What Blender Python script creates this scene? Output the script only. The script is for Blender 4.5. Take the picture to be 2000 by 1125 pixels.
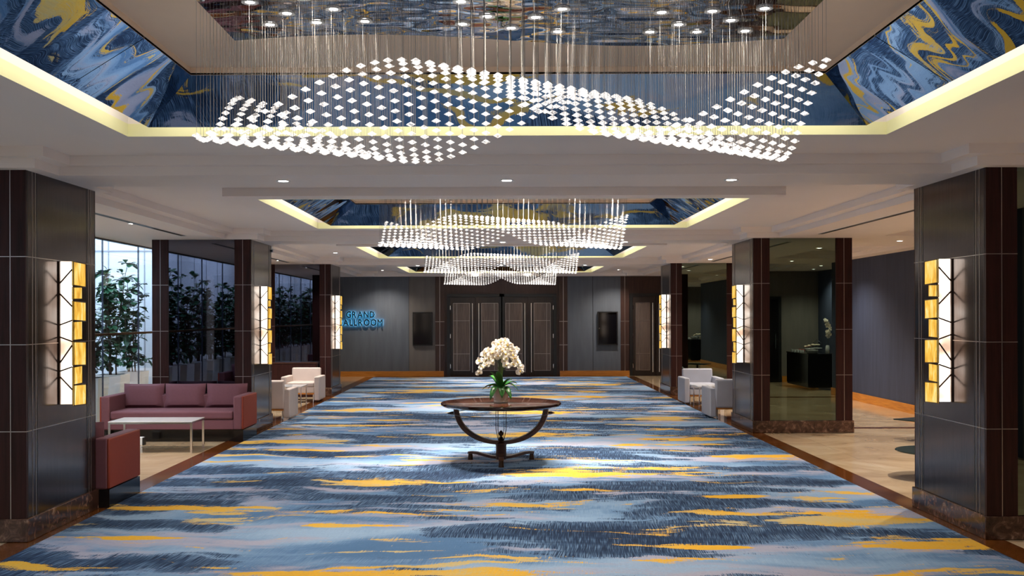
import bpy, bmesh, math, random
from mathutils import Vector, Matrix, Euler
PI = math.pi
random.seed(7)
S = bpy.context.scene
C = S.collection
for o in list(bpy.data.objects): bpy.data.objects.remove(o)

# ------------------------------------------------------------------ camera, world, exposure
CAMH = 1.80
cam_d = bpy.data.cameras.new('camera'); cam = bpy.data.objects.new('camera', cam_d); C.objects.link(cam)
cam_d.sensor_width = 36.0; cam_d.lens = 36.0
cam_d.shift_x = 27.5 / 2000; cam_d.shift_y = 54.5 / 2000
cam_d.clip_start = 0.05; cam_d.clip_end = 200
cam.matrix_world = Matrix.Translation((0, 0, CAMH)) @ Euler((PI / 2, 0, 0)).to_matrix().to_4x4() @ Matrix.Rotation(-0.0028, 4, 'Z')
S.camera = cam
w = bpy.data.worlds.new('world'); S.world = w; w.use_nodes = True
w.node_tree.nodes['Background'].inputs[0].default_value = (1.0, 0.86, 0.74, 1)
w.node_tree.nodes['Background'].inputs[1].default_value = 0.55
S.view_settings.view_transform = 'Standard'; S.view_settings.look = 'None'
S.view_settings.exposure = 0.25; S.view_settings.gamma = 1.0; S.view_settings.use_curve_mapping = False
cy = S.cycles
cy.use_denoising = True
cy.max_bounces = 8; cy.diffuse_bounces = 4; cy.glossy_bounces = 5; cy.transmission_bounces = 6; cy.transparent_max_bounces = 12
cy.caustics_reflective = False; cy.caustics_refractive = False
cy.sample_clamp_indirect = 4.0; cy.sample_clamp_direct = 0.0
cy.use_light_tree = True

P_FAR = 350.0             # spotlights of the farther coffers
P_SPOT_FILM = 115.0      # each downlight in a coffer's mirror
P_AISLE = 270.0
P_SPOT = 150.0           # other downlights
P_WELL = 200.0          # added lamps for daylight in the planted light well

# ------------------------------------------------------------------ dimensions (camera at origin, +y into the room)
CX = 0.067
HA, HB, HC, HR = 2.977, 3.051, 3.130, 3.0425
PITCH = 7.455
YC0 = 8.885                       # centre of the first pair of columns
BAY = [5.235 + PITCH * k for k in range(-1, 4)]
WALLY = 30.6
XL, XR = -3.77, 3.90              # corridor faces of the columns
CW, CD = 1.51, 1.41

# ------------------------------------------------------------------ node helpers
class NT:
    def __init__(s, name):
        s.m = bpy.data.materials.new(name); s.m.use_nodes = True
        s.t = s.m.node_tree; s.t.nodes.clear()
        s.out = s.t.nodes.new('ShaderNodeOutputMaterial')
    def n(s, typ, **kw):
        nd = s.t.nodes.new(typ)
        ins = kw.pop('ins', {})
        for k, v in kw.items(): setattr(nd, k, v)
        for k, v in ins.items():
            if hasattr(v, 'links'): s.t.links.new(v, nd.inputs[k])
            else: nd.inputs[k].default_value = v
        return nd
    def l(s, a, b): s.t.links.new(a, b)
    def math(s, op, a, b=0.0, clamp=False):
        nd = s.n('ShaderNodeMath', operation=op, use_clamp=clamp)
        for i, v in enumerate((a, b)):
            if hasattr(v, 'links'): s.l(v, nd.inputs[i])
            else: nd.inputs[i].default_value = v
        return nd.outputs[0]
    def ramp(s, fac, stops, interp='LINEAR'):
        nd = s.n('ShaderNodeValToRGB'); nd.color_ramp.interpolation = interp
        e = nd.color_ramp.elements
        while len(e) < len(stops): e.new(0.5)
        for i, (p, c) in enumerate(stops):
            e[i].position = p; e[i].color = (*c, 1) if len(c) == 3 else c
        if hasattr(fac, 'links'): s.l(fac, nd.inputs[0])
        return nd.outputs[0]
    def mix(s, fac, a, b, blend='MIX'):
        nd = s.n('ShaderNodeMix', data_type='RGBA', blend_type=blend)
        for i, v in ((0, fac), (6, a), (7, b)):
            if hasattr(v, 'links'): s.l(v, nd.inputs[i])
            elif i == 0: nd.inputs[0].default_value = v
            else: nd.inputs[i].default_value = (*v, 1)
        return nd.outputs[2]
    def obj(s, scale=(1, 1, 1), rot=(0, 0, 0), loc=(0, 0, 0), vec=None):
        if vec is None: vec = s.n('ShaderNodeTexCoord').outputs['Object']
        mp = s.n('ShaderNodeMapping', ins={'Scale': scale, 'Rotation': rot, 'Location': loc})
        s.l(vec, mp.inputs[0]); return mp.outputs[0]
    def noise(s, vec, scale, detail=3, rough=0.5, dist=0.0):
        return s.n('ShaderNodeTexNoise', ins={'Vector': vec, 'Scale': scale, 'Detail': detail, 'Roughness': rough, 'Distortion': dist}).outputs[0]
    def princ(s, col, rough=0.5, metal=0.0, bump=None, bstr=0.2, bdist=0.01, **ins):
        p = s.n('ShaderNodeBsdfPrincipled')
        if hasattr(col, 'links'): s.l(col, p.inputs['Base Color'])
        else: p.inputs['Base Color'].default_value = (*col, 1)
        if hasattr(rough, 'links'): s.l(rough, p.inputs['Roughness'])
        else: p.inputs['Roughness'].default_value = rough
        p.inputs['Metallic'].default_value = metal
        for k, v in ins.items():
            p.inputs[k.replace('_', ' ')].default_value = v
        if bump is not None:
            b = s.n('ShaderNodeBump', ins={'Strength': bstr, 'Distance': bdist, 'Height': bump})
            s.l(b.outputs[0], p.inputs['Normal'])
        s.l(p.outputs[0], s.out.inputs[0]); return p

def sr(r, g, b):
    f = lambda v: ((v / 255 + 0.055) / 1.055) ** 2.4 if v > 10 else v / 255 / 12.92
    return (f(r), f(g), f(b))

M = {}
def plain(name, col, rough=0.5, metal=0.0, var=0.08, scale=6, **ins):
    t = NT(name); v = t.noise(t.obj(), scale, 2)
    c = t.mix(v, tuple(x * (1 - var) for x in col), tuple(min(1, x * (1 + var)) for x in col))
    t.princ(c, rough, metal, **ins); M[name] = t.m; return t.m
def emit(name, col, strength):
    t = NT(name); e = t.n('ShaderNodeEmission', ins={'Color': (*col, 1), 'Strength': strength}); t.l(e.outputs[0], t.out.inputs[0]); M[name] = t.m

plain('ceiling_paint', (0.90, 0.82, 0.77), 0.8, var=0.03, scale=1)
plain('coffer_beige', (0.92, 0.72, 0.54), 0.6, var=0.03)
plain('riser_warm_tint', sr(238, 234, 186), 0.7, var=0.02)  # yellow of the warm cove light put into the riser colour
plain('white_paint', (0.85, 0.85, 0.85), 0.6, var=0.02)
plain('black_frame', (0.012, 0.012, 0.013), 0.35)
plain('screen_black', (0.004, 0.004, 0.006), 0.08)
plain('chrome', (0.80, 0.80, 0.82), 0.15, 1.0, var=0.02)
plain('inlay_metal', (0.50, 0.45, 0.42), 0.35, 1.0, var=0.03)
plain('handle_metal', (0.9, 0.86, 0.8), 0.45, 0.7)
plain('brass', sr(150, 110, 60), 0.3, 1.0)
plain('dark_bronze', sr(58, 40, 30), 0.3, 0.6)
plain('mauve_fabric', sr(112, 70, 80), 0.85, scale=30)
plain('warm_lit_fabric', sr(135, 52, 34), 0.7, scale=30)  # warm light on the sofas' outer sides, put into the fabric colour
plain('cream_leather', sr(205, 190, 184), 0.55)
plain('grey_leather', sr(168, 170, 182), 0.55)
plain('table_white', sr(210, 210, 212), 0.15)
plain('black_lacquer', (0.008, 0.007, 0.007), 0.15)
plain('planter_white', sr(225, 228, 232), 0.45)
plain('leaf_green', sr(26, 84, 56), 0.45, var=0.35, scale=3)
plain('orchid_leaf', sr(40, 105, 30), 0.35, var=0.3, scale=9)
plain('stem_green', sr(90, 110, 45), 0.5)
plain('bark', sr(70, 52, 46), 0.8)
plain('porcelain', sr(215, 200, 188), 0.3)
plain('dish_white', sr(225, 225, 225), 0.25)
plain('fruit_red', sr(150, 30, 25), 0.4, var=0.3, scale=20)
plain('door_grey', sr(40, 36, 34), 0.5)
plain('letter_dark', sr(16, 38, 48), 0.4)
plain('soil', sr(40, 30, 24), 0.9)
emit('letter_light', sr(95, 205, 255), 5.5)
emit('lens_light', (1, 0.93, 0.85), 40.0)
emit('cove_led', (1.0, 0.95, 0.80), 9.0)

t = NT('orchid_petal')
v = t.noise(t.obj(), 20, 2)
col = t.mix(v, sr(252, 238, 236), sr(255, 250, 225))
p = t.princ(col, 0.5); p.inputs['Subsurface Weight'].default_value = 0.0
tr = t.n('ShaderNodeBsdfTranslucent'); t.l(col, tr.inputs[0])
mx = t.n('ShaderNodeMixShader', ins={0: 0.35}); t.l(p.outputs[0], mx.inputs[1]); t.l(tr.outputs[0], mx.inputs[2]); t.l(mx.outputs[0], t.out.inputs[0])
M['orchid_petal'] = t.m
plain('orchid_centre', sr(205, 170, 40), 0.5)

def wood(name, c0, c1, rough, axis='Z', scale=1.0, metal=0.0, coat=0.0, spec=0.5):
    t = NT(name)
    sc = {'Z': (14, 14, 0.8), 'X': (0.8, 14, 14), 'Y': (14, 0.8, 14)}[axis]
    v = t.noise(t.obj(tuple(x * scale for x in sc)), 3.0, 6, 0.62, 0.4)
    c = t.ramp(v, [(0.3, c0), (0.7, c1)])
    p = t.princ(c, rough, metal, bump=v, bstr=0.04); p.inputs['Specular IOR Level'].default_value = spec
    p.inputs['Coat Weight'].default_value = coat; p.inputs['Coat Roughness'].default_value = 0.12
    M[name] = t.m
wood('dark_wood', sr(34, 15, 14), sr(60, 30, 27), 0.4, spec=0.22)
wood('column_bronze', sr(56, 46, 45), sr(80, 68, 66), 0.17, metal=0.8)
wood('back_wood', sr(48, 28, 24), sr(76, 50, 42), 0.4)
wood('door_panel', sr(78, 66, 62), sr(112, 97, 90), 0.42)
wood('door_wood', sr(30, 22, 20), sr(48, 36, 32), 0.4)
wood('amber_wood', sr(176, 104, 34), sr(222, 150, 62), 0.35, 'X')
wood('amber_wood_y', sr(176, 104, 34), sr(222, 150, 62), 0.35, 'Y')
wood('table_wood', sr(52, 26, 18), sr(96, 54, 36), 0.22, 'X', coat=0.6)
wood('table_leg_wood', sr(44, 24, 18), sr(84, 52, 38), 0.3, 'X', metal=0.2)

# table top with ring inlay
t = NT('table_top')
o_ = t.n('ShaderNodeTexCoord').outputs['Object']
sep = t.n('ShaderNodeSeparateXYZ'); t.l(o_, sep.inputs[0])
r_ = t.math('SQRT', t.math('ADD', t.math('MULTIPLY', sep.outputs[0], sep.outputs[0]), t.math('MULTIPLY', sep.outputs[1], sep.outputs[1])))
base = t.ramp(t.noise(t.obj((1.2, 16, 4)), 3, 6, 0.6, 0.5), [(0.3, sr(40, 20, 14)), (0.7, sr(78, 44, 30))])
rad = t.ramp(t.math('DIVIDE', r_, 0.74), [(0.0, (1, 1, 1)), (0.70, (1, 1, 1)), (0.705, (0.2, 0.15, 0.12)), (0.72, (0.2, 0.15, 0.12)), (0.725, (0.62, 0.55, 0.5)), (0.93, (0.62, 0.55, 0.5)), (0.94, (0.25, 0.2, 0.2))])
p = t.princ(t.mix(1.0, base, rad, 'MULTIPLY'), 0.10); p.inputs['Specular IOR Level'].default_value = 0.5
M['table_top'] = t.m

# marbles
t = NT('dark_marble')
v = t.noise(t.obj(), 9, 8, 0.68, 1.2)
c = t.ramp(v, [(0.28, sr(30, 18, 14)), (0.5, sr(72, 48, 38)), (0.60, sr(104, 76, 62)), (0.68, sr(150, 124, 106))])
t.princ(c, 0.15); M['dark_marble'] = t.m
t = NT('brown_marble')
v = t.noise(t.obj(), 3, 7, 0.6, 0.8)
c = t.ramp(v, [(0.3, sr(70, 34, 8)), (0.7, sr(112, 64, 22))])
t.princ(c, 0.12); M['brown_marble'] = t.m
t = NT('beige_marble')
vec = t.obj()
v = t.noise(vec, 0.9, 7, 0.6, 1.4)
c = t.ramp(v, [(0.3, sr(176, 146, 112)), (0.55, sr(208, 182, 148)), (0.75, sr(222, 202, 172))])
br = t.n('ShaderNodeTexBrick', offset=0.0, ins={'Vector': vec, 'Scale': 1.0, 'Mortar Size': 0.0025, 'Brick Width': 0.9, 'Row Height': 0.9, 'Color1': (1, 1, 1, 1), 'Color2': (0.93, 0.93, 0.93, 1), 'Mortar': (0.72, 0.68, 0.62, 1)})
t.princ(t.mix(1.0, c, br.outputs[0], 'MULTIPLY'), 0.10); M['beige_marble'] = t.m

# wall coverings
def wallcloth(name, c0, c1):
    t = NT(name)
    v = t.noise(t.obj((3, 3, 0.35)), 2.5, 5, 0.6)
    f = t.noise(t.obj((160, 160, 30)), 3, 2)
    t.princ(t.ramp(v, [(0.3, c0), (0.7, c1)]), 0.75, bump=f, bstr=0.15, bdist=0.002); M[name] = t.m
wallcloth('wall_grey', sr(92, 98, 108), sr(104, 110, 120))
wallcloth('wall_grey_warm', sr(106, 101, 98), sr(120, 114, 110))
wallcloth('wall_slate', sr(46, 54, 76), sr(58, 67, 92))
plain('joint_grey', sr(150, 158, 172), 0.7)
plain('well_white', (0.66, 0.74, 0.85), 0.7, var=0.02)

# mirrors
def mirror(name, col, rough=0.0, wavy=None):
    t = NT(name)
    g = t.n('ShaderNodeBsdfGlossy', ins={'Color': (*col, 1), 'Roughness': rough})
    if wavy:
        v = t.noise(t.obj((1, 1.6, 1)), wavy[0], 1, 0.4)
        b = t.n('ShaderNodeBump', ins={'Strength': 1.0, 'Distance': wavy[1], 'Height': v}); t.l(b.outputs[0], g.inputs['Normal'])
    t.l(g.outputs[0], t.out.inputs[0]); M[name] = t.m
mirror('mirror_coffer', (0.27, 0.335, 0.43), wavy=(1.3, 0.012))
mirror('mirror_film', (0.50, 0.50, 0.52), wavy=(3.0, 0.016))
mirror('mirror_smoke_green', (0.16, 0.20, 0.16))
mirror('mirror_smoke_blue', (0.13, 0.135, 0.18))

t = NT('clear_glass')
lw = t.n('ShaderNodeLayerWeight', ins={'Blend': 0.5})
frf = t.math('ADD', t.math('MULTIPLY', t.math('POWER', lw.outputs['Facing'], 5.0), 0.8), 0.03)
tp = t.n('ShaderNodeBsdfTransparent', ins={'Color': (0.93, 0.96, 0.97, 1)}); gl = t.n('ShaderNodeBsdfGlossy', ins={'Roughness': 0.0})
mx = t.n('ShaderNodeMixShader'); t.l(frf, mx.inputs[0]); t.l(tp.outputs[0], mx.inputs[1]); t.l(gl.outputs[0], mx.inputs[2]); t.l(mx.outputs[0], t.out.inputs[0])
M['clear_glass'] = t.m
t = NT('dark_glass')
t.princ((0.02, 0.035, 0.03), 0.04); M['dark_glass'] = t.m

# crystals
t = NT('crystal')
gl = t.n('ShaderNodeBsdfGlossy', ins={'Color': (1, 1, 1, 1), 'Roughness': 0.08})
tp = t.n('ShaderNodeBsdfTranslucent', ins={'Color': (0.16, 0.155, 0.15, 1)})
df = t.n('ShaderNodeBsdfDiffuse', ins={'Color': (0.20, 0.19, 0.185, 1)})
tt = t.n('ShaderNodeBsdfTransparent', ins={'Color': (1, 1, 1, 1)})
m1 = t.n('ShaderNodeMixShader', ins={0: 0.4}); t.l(tp.outputs[0], m1.inputs[1]); t.l(df.outputs[0], m1.inputs[2])
em = t.n('ShaderNodeEmission', ins={'Color': (1.0, 0.93, 0.88, 1), 'Strength': 1.25})  # added glow whitens the glass and helps light the ceiling
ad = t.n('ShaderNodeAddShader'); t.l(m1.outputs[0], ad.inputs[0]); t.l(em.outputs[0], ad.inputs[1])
nv = t.n('ShaderNodeTexVoronoi', ins={'Vector': t.n('ShaderNodeNewGeometry').outputs['Position'], 'Scale': 85.0})
fc = t.ramp(nv.outputs['Color'], [(0.30, (0.0,) * 3), (0.7, (0.9,) * 3)])  # see-through cells imitate facet sparkle
m2 = t.n('ShaderNodeMixShader'); t.l(fc, m2.inputs[0]); t.l(ad.outputs[0], m2.inputs[1]); t.l(tt.outputs[0], m2.inputs[2])
m3 = t.n('ShaderNodeMixShader', ins={0: 0.15}); t.l(m2.outputs[0], m3.inputs[1]); t.l(gl.outputs[0], m3.inputs[2])
t.l(m3.outputs[0], t.out.inputs[0]); M['crystal'] = t.m
plain('wire', (0.20, 0.19, 0.18), 0.5, 0.0, var=0.0)

# sconce
t = NT('sconce_diffuser')
v = t.noise(t.obj((1, 1, 1)), 3.0, 2)
e = t.n('ShaderNodeEmission'); t.l(t.ramp(v, [(0.35, (1.0, 0.66, 0.46)), (0.6, (1.0, 0.90, 0.78))]), e.inputs[0]); t.l(t.ramp(v, [(0.3, (0.35,) * 3), (0.65, (1,) * 3)]), e.inputs[1])
mm = t.math('MULTIPLY', t.ramp(v, [(0.35, (0.25,) * 3), (0.62, (1,) * 3)]), 3.2); t.l(mm, e.inputs[1])
t.l(e.outputs[0], t.out.inputs[0]); M['sconce_diffuser'] = t.m
t = NT('amber_glass')
v = t.noise(t.obj((3, 3, 1)), 5.0, 4, 0.6, 0.6)
e = t.n('ShaderNodeEmission', ins={'Strength': 1.0}); t.l(t.ramp(v, [(0.25, (0.55, 0.22, 0.02)), (0.5, (0.95, 0.55, 0.08)), (0.75, (1.0, 0.85, 0.40))]), e.inputs[0])
gl = t.n('ShaderNodeBsdfGlossy', ins={'Roughness': 0.1}); mx = t.n('ShaderNodeMixShader', ins={0: 0.06})
t.l(e.outputs[0], mx.inputs[1]); t.l(gl.outputs[0], mx.inputs[2]); t.l(mx.outputs[0], t.out.inputs[0]); M['amber_glass'] = t.m

# carpet -------------------------------------------------------------
# gold patches measured on the floor: (x, y, half width, half depth)
GOLD = [(3.05, 8.95, 1.05, 0.40), (3.75, 7.95, 1.30, 0.28), (0.75, 11.6, 1.05, 0.36), (-1.2, 8.75, 0.5, 0.16), (-2.45, 9.45, 0.55, 0.22), (-0.6, 7.1, 1.4, 0.18),
        (3.35, 12.9, 0.85, 0.30), (2.7, 14.8, 0.8, 0.30), (-3.3, 9.6, 0.55, 0.18), (-3.0, 8.3, 0.6, 0.10), (0.2, 15.4, 1.4, 0.35), (-2.8, 14.6, 0.9, 0.28), (2.8, 17.8, 0.9, 0.4),
        (-1.3, 10.9, 0.6, 0.2), (2.3, 10.1, 0.5, 0.12), (1.6, 7.9, 0.4, 0.10), (0.6, 18.9, 1.2, 0.4), (-2.6, 19.5, 0.9, 0.4), (1.3, 22.6, 1.4, 0.5), (-1.6, 24.5, 1.2, 0.5), (2.4, 26.5, 1.0, 0.5)]
t = NT('carpet')
raw = t.n('ShaderNodeTexCoord').outputs['Object']
wn = t.n('ShaderNodeTexNoise', ins={'Vector': raw, 'Scale': 0.55, 'Detail': 3.0, 'Roughness': 0.55})
wv = t.n('ShaderNodeVectorMath', operation='SUBTRACT'); t.l(wn.outputs[1], wv.inputs[0]); wv.inputs[1].default_value = (0.5, 0.5, 0.5)
ws = t.n('ShaderNodeVectorMath', operation='SCALE'); t.l(wv.outputs[0], ws.inputs[0]); ws.inputs['Scale'].default_value = 1.0
wa = t.n('ShaderNodeVectorMath', operation='ADD'); t.l(raw, wa.inputs[0]); t.l(ws.outputs[0], wa.inputs[1])
W = wa.outputs[0]
A = t.noise(t.obj((0.38, 1.10, 1), vec=W), 1.0, 8, 0.56)
A2 = t.noise(t.obj((0.36, 1.5, 1), (0, 0, 0), (7.3, 2.1, 0), vec=W), 1.2, 8, 0.60)
hwarp = t.n('ShaderNodeVectorMath', operation='SCALE'); t.l(wv.outputs[0], hwarp.inputs[0]); hwarp.inputs['Scale'].default_value = 0.16
hv = t.n('ShaderNodeVectorMath', operation='ADD'); t.l(raw, hv.inputs[0]); t.l(hwarp.outputs[0], hv.inputs[1])
hr = t.obj((1, 1, 1), (0, 0, 0.10), vec=hv.outputs[0])
H = t.noise(t.obj((190, 4.0, 1), vec=hr), 1.0, 1, 0.5)
H2 = t.noise(t.obj((180, 3.6, 1), (0, 0, 0), (3, 9, 0), vec=hr), 1.0, 1, 0.5)
F = t.noise(t.obj((1, 1, 1)), 60, 2)
hz = t.math('MULTIPLY', t.math('SUBTRACT', H, 0.5), 0.16)
k = t.math('ADD', A, hz)
base = t.ramp(k, [(0.0, sr(70, 104, 142)), (0.40, sr(86, 120, 158)), (0.46, sr(112, 144, 180)), (0.52, sr(132, 162, 194)), (0.62, sr(150, 176, 204))])
k2 = t.math('ADD', A2, t.math('MULTIPLY', t.math('SUBTRACT', F, 0.5), 0.12))
lav = t.ramp(k2, [(0.50, (0, 0, 0)), (0.60, (1, 1, 1))])
base = t.mix(t.math('MULTIPLY', lav, 0.85), base, sr(174, 170, 186))
# navy brushed areas, feathered into strokes at their edges, with paler strokes inside
nz = t.noise(t.obj((0.34, 1.15, 1), (0, 0, 0), (11, 4, 0), vec=W), 1.0, 8, 0.60)
nav = t.ramp(t.math('ADD', nz, t.math('MULTIPLY', t.math('SUBTRACT', H, 0.5), 0.11)), [(0.488, (0, 0, 0)), (0.500, (1, 1, 1))])
ncol = t.ramp(t.math('ADD', H2, t.math('MULTIPLY', t.math('SUBTRACT', 0.55, nz), 1.2)), [(0.34, sr(32, 46, 70)), (0.48, sr(46, 66, 94)), (0.58, sr(80, 106, 138)), (0.68, sr(112, 138, 168))])
base = t.mix(nav, base, ncol)
# gold
blob = None
sp = t.n('ShaderNodeSeparateXYZ'); t.l(raw, sp.inputs[0])
for gx, gy, rx, ry in GOLD:
    dx = t.math('MULTIPLY', t.math('SUBTRACT', sp.outputs[0], gx), 1 / rx)
    dy = t.math('MULTIPLY', t.math('SUBTRACT', sp.outputs[1], gy), 1 / ry)
    d = t.math('SUBTRACT', 1.0, t.math('ADD', t.math('MULTIPLY', dx, dx), t.math('MULTIPLY', dy, dy)))
    d = t.math('MAXIMUM', d, -1.2)
    blob = d if blob is None else t.math('MAXIMUM', blob, d)
G = t.noise(t.obj((0.75, 2.7, 1), (0, 0, 0), (1.5, 3.3, 0)), 1.7, 8, 0.64, 0.3)
Gs = t.noise(t.obj((0.36, 1.9, 1), (0, 0, 0), (5.5, 1.3, 0), vec=W), 1.4, 8, 0.62, 0.2)
g1 = t.math('ADD', t.math('MULTIPLY', blob, 0.85), t.math('MULTIPLY', t.math('SUBTRACT', G, 0.5), 3.6))
g1 = t.math('ADD', g1, t.math('MULTIPLY', t.math('SUBTRACT', H, 0.5), 0.5))
gm1 = t.ramp(g1, [(0.42, (0, 0, 0)), (0.47, (1, 1, 1))])
gm2 = t.ramp(t.math('ADD', Gs, t.math('MULTIPLY', t.math('SUBTRACT', H, 0.5), 0.10)), [(0.592, (0, 0, 0)), (0.600, (1, 1, 1))])
gm = t.math('MAXIMUM', gm1, gm2)
gcol = t.ramp(t.math('ADD', A2, t.math('MULTIPLY', t.math('SUBTRACT', H2, 0.5), 0.3)), [(0.35, sr(196, 180, 134)), (0.48, sr(220, 178, 82)), (0.6, sr(230, 176, 52))])
base = t.mix(gm, base, gcol)
sat = t.mix(t.math('MULTIPLY', F, 0.25), base, (0.02, 0.03, 0.05))
p = t.princ(sat, 0.95, bump=F, bstr=0.3, bdist=0.004); p.inputs['Specular IOR Level'].default_value = 0.1
M['carpet'] = t.m

# ------------------------------------------------------------------ mesh builder
class MB:
    def __init__(s): s.v = []; s.f = []
    def add(s, vs, fs):
        b = len(s.v); s.v += [tuple(v) for v in vs]; s.f += [tuple(b + i for i in f) for f in fs]; return s
    def box(s, x0, x1, y0, y1, z0, z1, M_=None):
        vs = [(x, y, z) for z in (z0, z1) for y in (y0, y1) for x in (x0, x1)]
        if M_ is not None: vs = [M_ @ Vector(v) for v in vs]
        return s.add(vs, [(0, 2, 3, 1), (4, 5, 7, 6), (0, 1, 5, 4), (2, 6, 7, 3), (0, 4, 6, 2), (1, 3, 7, 5)])
    def quad(s, a, b, c, d): return s.add([a, b, c, d], [(0, 1, 2, 3)])
    def rod(s, p0, p1, r, n=8, r1=None, cap=True):
        p0, p1 = Vector(p0), Vector(p1); d = p1 - p0
        if r1 is None: r1 = r
        q = d.to_track_quat('Z', 'Y'); vs = []
        for pp, rr in ((p0, r), (p1, r1)):
            for i in range(n):
                a = 2 * PI * i / n; vs.append(pp + q @ Vector((rr * math.cos(a), rr * math.sin(a), 0)))
        fs = [(i, (i + 1) % n, n + (i + 1) % n, n + i) for i in range(n)]
        if cap: fs += [tuple(range(n - 1, -1, -1)), tuple(range(n, 2 * n))]
        return s.add(vs, fs)
    def tube(s, pts, r, n=8, rs=None, closed=False):
        pts = [Vector(p) for p in pts]; N = len(pts); vs = []; fs = []
        for i, p in enumerate(pts):
            a = pts[i - 1] if (i or closed) else p; b = pts[(i + 1) % N] if (i < N - 1 or closed) else p
            q = (b - a).to_track_quat('Z', 'Y'); rr = rs[i] if rs else r
            for k in range(n):
                an = 2 * PI * k / n; vs.append(p + q @ Vector((rr * math.cos(an), rr * math.sin(an), 0)))
        for i in range(N if closed else N - 1):
            j = (i + 1) % N
            for k in range(n): fs.append((i * n + k, i * n + (k + 1) % n, j * n + (k + 1) % n, j * n + k))
        if not closed: fs += [tuple(range(n - 1, -1, -1)), tuple((N - 1) * n + k for k in range(n))]
        return s.add(vs, fs)
    def lathe(s, prof, n=32, c=(0, 0, 0), cap=True):
        vs = [(c[0] + r * math.cos(2 * PI * k / n), c[1] + r * math.sin(2 * PI * k / n), c[2] + z) for r, z in prof for k in range(n)]
        m = len(prof)
        fs = [(i * n + k, i * n + (k + 1) % n, (i + 1) * n + (k + 1) % n, (i + 1) * n + k) for i in range(m - 1) for k in range(n)]
        if cap: fs += [tuple(range(n - 1, -1, -1)), tuple((m - 1) * n + k for k in range(n))]
        return s.add(vs, fs)
    def ribbon(s, pts, wy, th, norm=None):
        # closed strip of rectangular section along pts in the xz plane; wy = width along y (half), th = half thickness
        pts = [Vector(p) for p in pts]; vs = []
        for i, p in enumerate(pts):
            a = pts[max(i - 1, 0)]; b = pts[min(i + 1, len(pts) - 1)]; d = (b - a).normalized()
            side = Vector((0, 1, 0)) if norm is None else norm
            nn = d.cross(side).normalized()
            for sy, st in ((-1, -1), (1, -1), (1, 1), (-1, 1)): vs.append(p + side * (wy * sy) + nn * (th * st))
        fs = []
        for i in range(len(pts) - 1):
            for k in range(4): fs.append((i * 4 + k, i * 4 + (k + 1) % 4, (i + 1) * 4 + (k + 1) % 4, (i + 1) * 4 + k))
        e = (len(pts) - 1) * 4; fs += [(3, 2, 1, 0), (e, e + 1, e + 2, e + 3)]
        return s.add(vs, fs)
    def mesh(s, name, mat, smooth=False):
        me = bpy.data.meshes.new(name); me.from_pydata(s.v, [], s.f); me.materials.append(M[mat] if isinstance(mat, str) else mat)
        bm = bmesh.new(); bm.from_mesh(me); bmesh.ops.recalc_face_normals(bm, faces=bm.faces); bm.to_mesh(me); bm.free()
        if smooth:
            for p in me.polygons: p.use_smooth = True
            try: me.set_sharp_from_angle(angle=math.radians(38))
            except Exception: pass
        me.update(); return me
    def build(s, name, mat, parent=None, smooth=False, bevel=0, seg=2, loc=None, label=None):
        o = bpy.data.objects.new(name, s.mesh(name, mat, smooth)); C.objects.link(o)
        if parent is not None: o.parent = parent
        if loc is not None: o.location = loc
        if bevel:
            b = o.modifiers.new('bevel', 'BEVEL'); b.width = bevel; b.segments = seg; b.limit_method = 'ANGLE'
            for p in o.data.polygons: p.use_smooth = True
            try: o.data.set_sharp_from_angle(angle=math.radians(50))
            except Exception: pass
        if label: o['label'] = label
        return o

def link(name, me, parent=None, loc=(0, 0, 0), rot=None, scale=None):
    o = bpy.data.objects.new(name, me); C.objects.link(o)
    if parent is not None: o.parent = parent
    o.location = loc
    if rot is not None: o.rotation_euler = rot
    if scale is not None: o.scale = (scale,) * 3
    return o
def tag(o, label, cat, group=None):
    o['label'] = label; o['category'] = cat
    if group: o['group'] = group
    return o
def thing(name, label, cat, loc=(0, 0, 0), rz=0, group=None):
    o = bpy.data.objects.new(name, None); C.objects.link(o); o.location = loc; o.rotation_euler = (0, 0, rz)
    o.empty_display_size = 0.1
    return tag(o, label, cat, group)
def struct(o): o['kind'] = 'structure'; return o
def copy_tree(o, parent=None):
    c = o.copy(); C.objects.link(c)
    if parent is not None: c.parent = parent
    for ch in list(o.children): copy_tree(ch, c)
    return c
def dup(o, loc, rz, label, group=None):
    c = copy_tree(o); c.location = loc; c.rotation_euler = (0, 0, rz); c['label'] = label
    if group: c['group'] = group
    return c
def spot(name, parent, loc, power, col=(1, 0.86, 0.70), ang=130, blend=1.0, rad=0.04):
    d = bpy.data.lights.new(name, 'SPOT'); d.energy = power; d.color = col; d.spot_size = math.radians(ang); d.spot_blend = blend; d.shadow_soft_size = rad
    o = bpy.data.objects.new(name, d); C.objects.link(o); o.location = loc
    if parent is not None: o.parent = parent
    return o

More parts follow.
